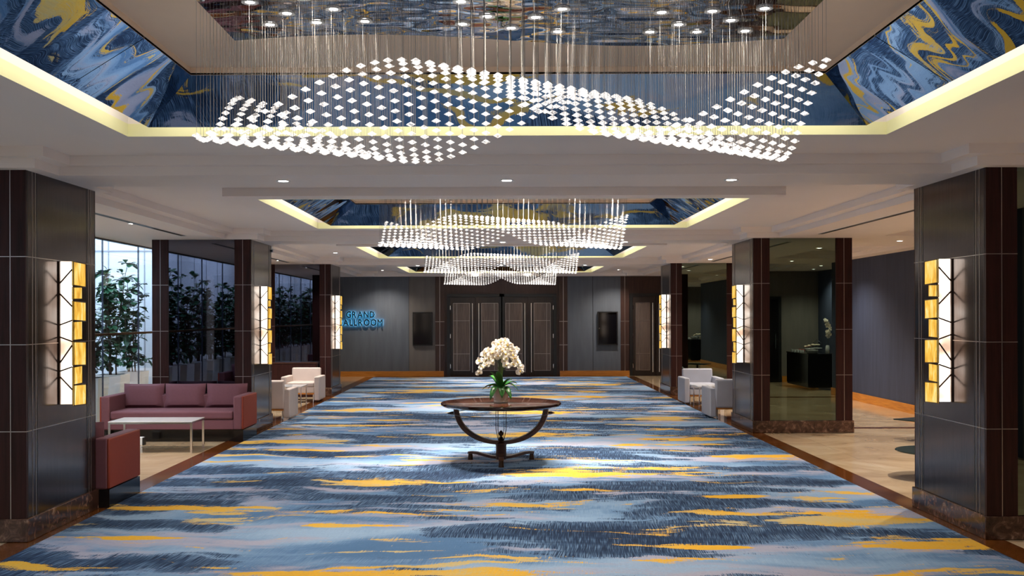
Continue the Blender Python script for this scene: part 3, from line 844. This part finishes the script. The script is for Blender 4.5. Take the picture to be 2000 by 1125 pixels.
OR = (TB[0] + .0, 12.47, TB[2] + ZT)
orc = thing('potted_orchid', 'large white orchid bouquet in a cream pot on the round table', 'potted plant', OR)
MB().lathe([(.0, .0), (.084, .0), (.088, .006), (.088, .02), (.083, .024), (.094, .10), (.104, .165), (.106, .175), (.098, .175), (.094, .15), (.0, .15)], 36, cap=False).build('pot', 'porcelain', orc, smooth=True)
MB().lathe([(.0, .152), (.094, .152)], 24, cap=False).build('soil', 'soil', orc)
def leaf_mb(L, Wd, droop, lift, rz):
    m = MB(); n = 8; vs = []
    r = Matrix.Rotation(rz, 3, 'Z')
    for i in range(n + 1):
        u = i / n
        xx = L * u; zz = lift * math.sin(u * PI * .55) - droop * u * u
        ww = Wd * (math.sin(PI * min(1, u * .88 + .10)) ** .6) * (1 if u < 1 else .1)
        for j, s in enumerate((-1, -.5, 0, .5, 1)):
            vs.append(tuple(r @ Vector((xx, s * ww, zz + abs(s) * ww * .35))))
    fs = [(i * 5 + j, i * 5 + j + 1, (i + 1) * 5 + j + 1, (i + 1) * 5 + j) for i in range(n) for j in range(4)]
    return m.add(vs, fs)
for i, (rz, L, Wd, dr, li) in enumerate([(-.1, .22, .035, .16, .13), (.35, .21, .04, .05, .11), (-.9, .20, .045, .20, .08), (-2.3, .20, .05, .22, .09), (3.0, .23, .045, .10, .09), (2.5, .18, .05, .0, .15), (-1.5, .19, .045, .18, .08), (1.3, .18, .045, .05, .12), (-2.8, .14, .05, -.05, .16), (-.5, .15, .04, .0, .12), (-3.3, .16, .045, .10, .10), (-1.9, .12, .045, -.1, .12)]):
    o = leaf_mb(L, Wd, dr, li, rz).build('leaf', 'orchid_leaf', orc, smooth=True, loc=(0, 0, .165))
    md = o.modifiers.new('thickness', 'SOLIDIFY'); md.thickness = .003
# flower: five broad petals and a lip
def flower():
    m = MB()
    for i, (ang, L, Wd) in enumerate([(PI / 2, .030, .013), (PI / 2 + 2.2, .030, .013), (PI / 2 - 2.2, .030, .013), (.12, .034, .021), (PI - .12, .034, .021)]):
        ca, sa = math.cos(ang), math.sin(ang)
        prof = [(0, .1), (.25, .75), (.55, 1), (.85, .75), (1, .25)]
        vs = []
        for u, ww in prof:
            for s in (-1, 0, 1):
                a, b = u * L, s * ww * Wd
                vs.append((a * ca - b * sa, -.004 * u - .007 * u * u * (1 if i < 3 else -.6) + .004 * abs(s), a * sa + b * ca))
        m.add(vs, [(q * 3 + j, q * 3 + j + 1, q * 3 + 4 + j, q * 3 + 3 + j) for q in range(4) for j in range(2)])
    return m
FM = flower().mesh('blossom', 'orchid_petal', True)
LM = MB().lathe([(.0, -.007), (.006, -.003), (.005, .004), (.0, .008)], 8, c=(0, -.008, -.002), cap=False).mesh('lip', 'orchid_centre', True)
random.seed(11)
sprays = [(-.28, -.03, .74, .34), (-.20, -.10, .76, .42), (-.08, -.14, .80, .44), (.04, -.15, .76, .40), (.14, -.10, .84, .44), (.24, -.05, .78, .34), (.08, .10, .86, .60), (-.06, .06, .84, .60), (.19, .05, .82, .50)]
for si, (ex, ey, ztop, zend) in enumerate(sprays):
    P0 = Vector((ex * .10, ey * .12, .15)); P1 = Vector((ex * -.05, ey * .1, ztop * .80)); P2 = Vector((ex * .60, ey * .7, ztop + .04)); P3 = Vector((ex, ey, zend + .00))
    pts = []
    for i in range(21):
        u = i / 20; a = (1 - u)
        pts.append(P0 * a ** 3 + P1 * 3 * a * a * u + P2 * 3 * a * u * u + P3 * u ** 3)
    MB().tube(pts, .0028, 6).build('stem', 'stem_green', orc, smooth=True)
    nf = 11
    for q in range(nf):
        u = .42 + .55 * q / (nf - 1)
        i = min(19, int(u * 20)); p = pts[i].lerp(pts[i + 1], u * 20 - i)
        off = Vector((random.uniform(-.035, .035), -.03 - random.random() * .03 + (.07 if q % 3 == 0 else 0), random.uniform(-.02, .03)))
        b = link('blossom', FM, orc, p + off, (random.uniform(-.6, .2), random.uniform(-.5, .5), random.uniform(-.9, .9)), random.uniform(1.3, 1.65))
        link('lip', LM, b)

# ------------------------------------------------------------------ sofas
def sofa():
    s = thing('sofa', 'three-seat mauve sofa with sides tinted rust by warm light, facing the camera before the second left column', 'sofa', (0, 0, 0), 0, 'mauve and rust sofas')
    W_, D_ = 2.06, .84
    hx, hy = W_ / 2, D_ / 2
    MB().box(-hx + .01, hx - .01, -hy + .10, hy - .02, .0, .17).build('base', 'black_lacquer', s)
    for sx in (-1, 1):
        a, b = sorted((sx * (hx - .14), sx * (hx - .004)))
        MB().box(a, b, -hy + .01, hy - .01, .0, .178).build('plinth', 'black_lacquer', s)
        a, b = sorted((sx * (hx - .145), sx * (hx - .02)))
        MB().box(a, b, -hy, hy, .18, .66).build('arm', 'mauve_fabric', s, bevel=.018, seg=3)
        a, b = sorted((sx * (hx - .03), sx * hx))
        MB().box(a, b, -hy + .004, hy - .004, .185, .655).build('warm_lit_side', 'warm_lit_fabric', s, bevel=.012, label='outer side with warm light in its rust colour')
    MB().box(-hx + .14, hx - .14, -hy + .015, hy - .03, .18, .325).build('seat_frame', 'mauve_fabric', s, bevel=.012)
    MB().box(-hx + .13, hx - .13, hy - .20, hy, .18, .64).build('backrest', 'mauve_fabric', s, bevel=.02)
    MB().box(-hx + .15, hx - .15, -hy - .005, hy - .20, .325, .445).build('seat_cushion', 'mauve_fabric', s, bevel=.03, seg=4)
    cw = (W_ - .20) / 3
    for i in range(3):
        x0 = -hx + .10 + i * cw
        n = 10; vs = []; fs = []
        R = Matrix.Translation((x0 + cw / 2, hy - .20, .445)) @ Matrix.Rotation(-.16, 4, 'X')
        hw, hh_, dp = cw / 2 - .006, .36, .085
        for sgn in (-1, 1):
            for a in range(n + 1):
                for b in range(n + 1):
                    u, v_ = a / n * 2 - 1, b / n * 2 - 1
                    puff = ((1 - u ** 4) * (1 - v_ ** 4)) ** .5
                    pin = 1 - .035 * (1 - abs(v_)) * abs(u) ** 3
                    vs.append(R @ Vector((u * hw * pin, sgn * dp * (.25 + .75 * puff) * (1 if puff > 0 else .4), (v_ + 1) / 2 * hh_ * (1 - .02 * (1 - u * u)))))
        N1 = (n + 1) ** 2
        for sg in range(2):
            for a in range(n):
                for b in range(n):
                    i0 = sg * N1 + a * (n + 1) + b; fs.append((i0, i0 + 1, i0 + n + 2, i0 + n + 1))
        for a in range(n):
            for (p_, q_) in ((a * (n + 1), (a + 1) * (n + 1)), (a * (n + 1) + n, (a + 1) * (n + 1) + n), (a, a + 1), (n * (n + 1) + a, n * (n + 1) + a + 1)):
                fs.append((p_, q_, q_ + N1, p_ + N1))
        MB().add(vs, fs).build('back_cushion', 'mauve_fabric', s, smooth=True)
    return s
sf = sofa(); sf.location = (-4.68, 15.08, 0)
dup(sf, (-4.68, 10.03, 0), PI, 'sofa seen from behind, only its warm-lit rust side showing past the nearest left column', 'mauve and rust sofas')

ct = thing('coffee_table', 'low rectangular table with white top and thin chrome legs before the mauve sofa', 'table', (-4.59, 13.79, 0))
MB().box(-.555, .555, -.29, .29, .405, .42).build('tabletop', 'table_white', ct, bevel=.003)
for sx in (-1, 1):
    for sy in (-1, 1):
        MB().box(sx * .54 - .014, sx * .54 + .014, sy * .275 - .014, sy * .275 + .014, 0, .405).build('leg', 'chrome', ct)
MB().box(-.555, .555, -.29, -.27, .385, .405).box(-.555, .555, .27, .29, .385, .405).box(-.555, -.535, -.27, .27, .385, .405).box(.535, .555, -.27, .27, .385, .405).build('frame', 'chrome', ct)
bxx = thing('floor_socket', 'small white box with a dark socket on the floor beneath the mauve sofa', 'floor socket', (-5.03, 14.4, 0))
MB().box(-.07, .04, -.05, .05, 0, .11).build('housing', 'white_paint', bxx, bevel=.004)
MB().box(.042, .06, -.05, .05, 0, .105).build('socket_plate', 'black_frame', bxx)

# ------------------------------------------------------------------ armchairs with side tables
def armchair(mat, label):
    s = thing('armchair', label, 'armchair', (0, 0, 0), 0, 'pale leather armchairs')
    MB().box(-.29, .29, -.36, .30, .20, .33).build('seat_base', mat, s, bevel=.015)
    MB().box(-.285, .285, -.375, .26, .33, .42).build('seat_cushion', mat, s, bevel=.025, seg=3)
    m = MB().box(-.31, .31, -.055, .055, 0, .50, Matrix.Translation((0, .31, .20)) @ Matrix.Rotation(-.10, 4, 'X'))
    m.build('backrest', mat, s, bevel=.03, seg=3)
    for sx in (-1, 1):
        a, b = sorted((sx * .29, sx * .40))
        MB().box(a, b, -.39, .37, .045, .54).build('arm', mat, s, bevel=.02, seg=3)
    for sx in (-1, 1):
        for sy in (-1, 1):
            MB().rod((sx * .26, sy * .29, 0), (sx * .26, sy * .29, .20), .014, 8).build('leg', 'chrome', s, smooth=True)
    MB().box(-.29, .29, -.34, .34, .17, .20).build('seat_rail', 'amber_wood', s)
    return s
A1 = armchair('cream_leather', 'cream leather armchair facing the camera by the third left column'); A1.location = (-4.13, 21.75, 0)
dup(A1, (-4.00, 18.05, 0), PI, 'cream leather armchair seen from behind, next to the second left column', 'pale leather armchairs')
A2_ = armchair('grey_leather', 'grey leather armchair facing the camera, left of the second right column'); A2_.location = (4.13, 20.9, 0)
dup(A2_, (4.06, 18.05, 0), PI, 'grey leather armchair seen from behind, touching the second right column', 'pale leather armchairs')
def side_table(x, y, lab):
    s = thing('side_table', lab, 'table', (x, y, 0), 0, 'small chrome side tables')
    MB().box(-.27, .27, -.30, .30, .44, .455).build('tabletop', 'table_white', s)
    for sx in (-1, 1):
        for sy in (-1, 1): MB().box(sx * .25 - .01, sx * .25 + .01, sy * .28 - .01, sy * .28 + .01, 0, .44).build('leg', 'chrome', s)
    MB().box(-.25, .25, -.29, -.27, .12, .14).box(-.25, .25, .27, .29, .12, .14).build('stretcher', 'chrome', s)
side_table(-4.05, 20.0, 'small square white-topped table between the two cream armchairs')
side_table(4.05, 19.6, 'small square chrome-legged table between the two grey armchairs')

# dark glass low tables half hidden by the nearest right column
g1 = thing('glass_table', 'farther of two low dark glass tables peeking out behind the nearest right column', 'table', (6.15, 14.6, 0), 0, 'low dark glass tables')
MB().box(-.34, .34, -.34, .34, .29, .305, Matrix.Rotation(.5, 4, 'Z')).build('tabletop', 'dark_glass', g1)
MB().lathe([(.16, 0), (.16, .015), (.03, .03), (.03, .29)], 20).build('pedestal', 'dark_bronze', g1, smooth=True)
g2 = thing('glass_table', 'nearer of two low dark glass tables peeking out behind the nearest right column', 'table', (4.83, 11.3, 0), 0, 'low dark glass tables')
MB().lathe([(.42, .29), (.425, .297), (.42, .305)], 40).build('tabletop', 'dark_glass', g2, smooth=True)
MB().lathe([(.16, 0), (.16, .015), (.03, .03), (.03, .29)], 20).build('pedestal', 'dark_bronze', g2, smooth=True)

# ------------------------------------------------------------------ planters in the light well
random.seed(5)
def big_leaf(m, p, d, L, Wd):
    d = d.normalized(); up = Vector((0, 0, 1)); s = d.cross(up)
    if s.length < .1: s = Vector((1, 0, 0))
    s.normalize(); nn = s.cross(d)
    pr = [(0, .05), (.2, .6), (.5, 1), (.8, .75), (1, .05)]
    vs = []
    for u, ww in pr:
        for q in (-1, 0, 1): vs.append(p + d * (L * u) + s * (q * ww * Wd) + nn * (.25 * abs(q) * Wd * ww) - Vector((0, 0, L * .35 * u * u)))
    m.add(vs, [(a * 3 + b, a * 3 + b + 1, a * 3 + 4 + b, a * 3 + 3 + b) for a in range(4) for b in range(2)])
def planter_tree(y, hgt_, seed):
    random.seed(seed)
    s = thing('planter_tree', 'leafy shrub in a white planter behind the glass, %s from the camera' % ORD[seed - 1], 'potted plant', (-6.75, y, 0), 0, 'planters behind the glass wall')
    MB().add([(-.20, -.20, 0), (.20, -.20, 0), (.20, .20, 0), (-.20, .20, 0), (-.235, -.235, .80), (.235, -.235, .80), (.235, .235, .80), (-.235, .235, .80), (-.20, -.20, .80), (.20, -.20, .80), (.20, .20, .80), (-.20, .20, .80), (-.20, -.20, .74), (.20, -.20, .74), (.20, .20, .74), (-.20, .20, .74)],
             [(3, 2, 1, 0), (0, 1, 5, 4), (1, 2, 6, 5), (2, 3, 7, 6), (3, 0, 4, 7), (4, 5, 9, 8), (5, 6, 10, 9), (6, 7, 11, 10), (7, 4, 8, 11), (8, 9, 13, 12), (9, 10, 14, 13), (10, 11, 15, 14), (11, 8, 12, 15)]).build('planter', 'planter_white', s)
    MB().box(-.199, .199, -.199, .199, .72, .745).build('soil', 'soil', s)
    st = MB(); fo = MB()
    for q in range(5):
        a = random.uniform(0, 2 * PI); r0 = .07
        x, yv = r0 * math.cos(a), r0 * math.sin(a)
        H_ = hgt_ * random.uniform(.75, 1)
        lean = Vector((math.cos(a), math.sin(a), 0)) * random.uniform(.05, .30)
        pts = [Vector((x, yv, .74)) + lean * (u * u) + Vector((random.uniform(-.02, .02), random.uniform(-.02, .02), (H_ - .74) * u)) for u in [i / 8 for i in range(9)]]
        st.tube(pts, .012, 5, rs=[.016 - .0014 * i for i in range(9)])
        for i in range(1, 9):
            for b in range(3):
                d = Vector((random.uniform(-1, 1), random.uniform(-1, 1), random.uniform(.1, .9))).normalized()
                L = random.uniform(.10, .30) * (1.1 - i / 14)
                e = pts[i] + d * L
                st.tube([pts[i], e], .004, 4)
                for c_ in range(5):
                    dd = (d + Vector((random.uniform(-1, 1), random.uniform(-1, 1), random.uniform(-.8, .6)))).normalized()
                    big_leaf(fo, pts[i].lerp(e, random.uniform(.4, 1)), dd, random.uniform(.09, .17), random.uniform(.04, .065))
    st.build('stem', 'bark', s, smooth=True)
    fo.build('foliage', 'leaf_green', s, smooth=True)
y = 3.2; sd = 1
hs = [2.7, 2.25, 2.85, 2.5, 2.75, 2.35, 2.7]
while y < 19.6:
    planter_tree(y, hs[sd % 7], sd); y += .98; sd += 1

# ------------------------------------------------------------------ sign, displays
sg = thing('wall_sign', 'GRAND BALLROOM lettering with cyan back glow on the far grey wall', 'sign', (px(704.8, WALLY), WALLY, 1.7))
fnt = None
def text_mesh(body, size, ext, bevel=0):
    cu = bpy.data.curves.new('t', 'FONT'); cu.body = body; cu.size = size; cu.extrude = ext; cu.align_x = 'LEFT'; cu.bevel_depth = bevel; cu.bevel_resolution = 1
    o = bpy.data.objects.new('t', cu); C.objects.link(o)
    dg = bpy.context.evaluated_depsgraph_get(); dg.update()
    me = bpy.data.meshes.new_from_object(o.evaluated_get(dg)); 
    bpy.data.objects.remove(o); bpy.data.curves.remove(cu); return me
def word(txt, width, z):
    size = .262
    ms = []; adv = []; x = 0
    for ch in txt:
        me = text_mesh(ch, size, .010, .007)
        xs_ = [v.co.x for v in me.vertices]; w0, w1 = min(xs_), max(xs_)
        ms.append((ch, me, w0, x)); x += (w1 - w0) + .032
    x -= .032; k = width / x
    for ch, me, w0, xo in ms:
        me.transform(Matrix.Translation((xo - w0, 0, 0))); me.transform(Matrix.Scale(k, 4, (1, 0, 0))); me.transform(Matrix.Translation((-width / 2, 0, 0)))
        me.transform(Matrix.Rotation(PI / 2, 4, 'X')); me.transform(Matrix.Translation((0, -.065, z)))
        me.materials.clear(); me.materials.append(M['letter_dark']); me.name = 'letter'
        o = link('letter', me, sg)
        gl = me.copy(); gl.name = 'back_light'; gl.materials.clear(); gl.materials.append(M['letter_light'])
        # flatten to a thin lit plate behind the letter
        ymin = min(v.co.y for v in gl.vertices); ymax = max(v.co.y for v in gl.vertices)
        for v in gl.vertices: v.co.y = -.050 + (v.co.y - ymin) / max(1e-6, ymax - ymin) * .006
        gl.update(); g = link('back_light', gl, o)
word('GRAND', .845, .062)
word('BALLROOM', 1.32, -.175)
tv = thing('wall_display', 'black rectangular wall screen left of the double doors beside the lit sign', 'screen', (px(825.7, WALLY), WALLY, .92))
MB().box(-.30, .30, -.06, 0, 0, 1.0).build('frame', 'black_frame', tv, bevel=.005)
MB().box(-.275, .275, -.064, -.058, .03, .97).build('screen', 'screen_black', tv)
tv2 = thing('notice_case', 'dark glazed notice case on the grey wall right of the double doors', 'notice case', (px(1186.5, WALLY), WALLY, .92))
MB().box(-.30, -.27, -.07, 0, 0, 1.0).box(.27, .30, -.07, 0, 0, 1.0).box(-.27, .27, -.07, 0, 0, .03).box(-.27, .27, -.07, 0, .97, 1.0).build('frame', 'black_frame', tv2)
MB().box(-.27, .27, -.03, -.01, .03, .97).build('backing', 'screen_black', tv2)
MB().rod((-.25, -.07, .5), (-.25, -.085, .5), .01, 8).build('knob', 'chrome', tv2)

# linear air diffusers
def slot(x, y0, y1, lab):
    s = thing('linear_diffuser', lab, 'air diffuser', (x, (y0 + y1) / 2, HA), 0, 'linear air slots')
    L = (y1 - y0) / 2
    MB().box(-.045, .045, -L, L, -.004, 0).build('frame', 'white_paint', s)
    MB().box(-.035, -.004, -L + .01, L - .01, -.006, -.003).box(.004, .035, -L + .01, L - .01, -.006, -.003).build('slots', 'black_frame', s)
slot(-4.56, 11.4, 14.85, 'long dark air slot in the ceiling above the mauve sofa')
slot(4.68, 11.4, 14.85, 'long dark air slot in the right aisle ceiling before the second column')
slot(4.68, 18.9, 22.3, 'long dark air slot in the right aisle ceiling above the grey armchairs')
slot(-4.56, 18.9, 22.3, 'long dark air slot in the left aisle ceiling above the cream armchairs')
cc = thing('security_camera', 'small white bullet security camera under the ceiling at the second left column', 'security camera', (-3.79, 17.11, HA))
MB().rod((0, 0, 0), (0, 0, -.05), .02, 10).build('mount', 'white_paint', cc, smooth=True)
MB().rod((.0, .05, -.065), (.03, -.09, -.085), .032, 14).build('housing', 'white_paint', cc, smooth=True)
MB().rod((.03, -.09, -.085), (.031, -.094, -.0855), .02, 12).build('lens', 'screen_black', cc)

# ------------------------------------------------------------------ buffet in the right niche (seen in the smoked mirrors)
bf = thing('buffet_cabinet', 'black lacquered buffet cabinet reflected in the smoked mirror of the second right column', 'cabinet', (7.75, 5.93, 0))
MB().box(-.33, .33, -.91, .91, .06, .84).build('body', 'black_lacquer', bf)
MB().box(-.35, .35, -.93, .93, .84, .87).build('top', 'black_lacquer', bf)
for i in range(3): MB().box(-.345, -.33, -.9 + i * .6, -.31 + i * .6, .1, .82).build('door', 'black_lacquer', bf)
BZ = .87
og = thing('orchid_vase', 'tall white orchid spray in a vase on the black buffet', 'potted plant', (7.95, 6.6, BZ))
MB().lathe([(.05, 0), (.06, .02), (.05, .16), (.04, .2)], 20).build('vase', 'dish_white', og, smooth=True)
MB().tube([(0, 0, .18), (.02, 0, .45), (0, .03, .7), (-.05, .06, .8)], .004, 5).build('stem', 'stem_green', og)
random.seed(3)
for i in range(16):
    u = i / 15
    b = link('blossom', FM, og, (.03 - .06 * u + random.uniform(-.05, .05), random.uniform(0, .08), .40 + .42 * u), (random.uniform(-.4, .4), random.uniform(-.5, .5), PI + random.uniform(-.8, .8)), 1.3)
for i in range(4):
    o = MB().lathe([(.09, 0), (.12, .012), (.125, .02), (.02, .012)], 24, cap=False).build('plate', 'dish_white', smooth=True, loc=(7.60, 6.55, BZ + .021 * i))
    tag(o, 'white plate %s from the bottom of the stack on the black buffet' % ORD[i], 'plate', 'stacked plates on the buffet')
bw = MB().lathe([(.06, 0), (.10, .05), (.12, .11), (.11, .11), (.05, .02)], 24, cap=False).build('bowl', 'dish_white', smooth=True, loc=(7.62, 6.25, BZ)); tag(bw, 'deep white bowl on the black buffet beside the plates', 'bowl')
cl = thing('glass_cloche', 'clear glass cloche on a white stand on the black buffet', 'cloche', (7.85, 6.08, BZ))
MB().lathe([(.07, 0), (.02, .02), (.02, .1), (.13, .11), (.13, .12)], 24).build('stand', 'dish_white', cl, smooth=True)
MB().lathe([(.12, .12), (.12, .2), (.09, .27), (.03, .30), (.012, .31), (.015, .335), (0, .34)], 24, cap=False).build('dome', 'clear_glass', cl, smooth=True)
for i in range(7):
    LB = 'small white cup on the black buffet, %s from its far end' % ORD[i]
    o = MB().lathe([(.025, 0), (.03, .004), (.036, .06), (.033, .06), (.027, .008)], 14, cap=False).build('glass_cup', 'dish_white', smooth=True, loc=(7.50 + .09 * (i % 2), 5.2 + .12 * i, BZ)); tag(o, LB, 'cup', 'cups on the buffet')
for i in range(5):
    o = MB().lathe([(.0, 0), (.03, .01), (.038, .035), (.03, .06), (.0, .068)], 12, cap=False).build('red_apple', 'fruit_red', smooth=True, loc=(7.70, 5.12 + .09 * i, BZ)); tag(o, 'red apple on the black buffet, %s from its far end' % ORD[i], 'fruit', 'apples on the buffet')

for i in range(3):
    tr_ = thing('cake_stand', ['low silver cake stand with pastries on the black buffet, near its front corner', 'middle silver cake stand with pastries on the black buffet', 'silver cake stand with pastries by the cups on the black buffet'][i], 'cake stand', (7.93, 5.12 + .30 * i, BZ), 0, 'cake stands on the buffet')
    MB().lathe([(.06, 0), (.015, .01), (.015, .09 + .03 * i), (.13, .10 + .03 * i), (.135, .11 + .03 * i)], 20).build('stand', 'chrome', tr_, smooth=True)
    pz = MB()
    for q in range(6):
        a = q * PI / 3
        pz.lathe([(.0, 0), (.03, .004), (.034, .02), (.02, .035), (.0, .038)], 8, c=(.08 * math.cos(a), .08 * math.sin(a), .11 + .03 * i), cap=False)
    pz.build('pastry', 'coffer_beige', tr_, smooth=True)
# unseen area lamps added overhead, standing in for daylight in the light well
for i, yy in enumerate((1.5, 7.0, 12.5, 17.5)):
    d = bpy.data.lights.new('well_lamp', 'AREA'); d.shape = 'RECTANGLE'; d.size = 2.0; d.size_y = 4.6; d.energy = P_WELL; d.color = (.72, .85, 1.0)
    o = bpy.data.objects.new('well_lamp', d); C.objects.link(o); o.location = (-7.1, yy, 4.1)
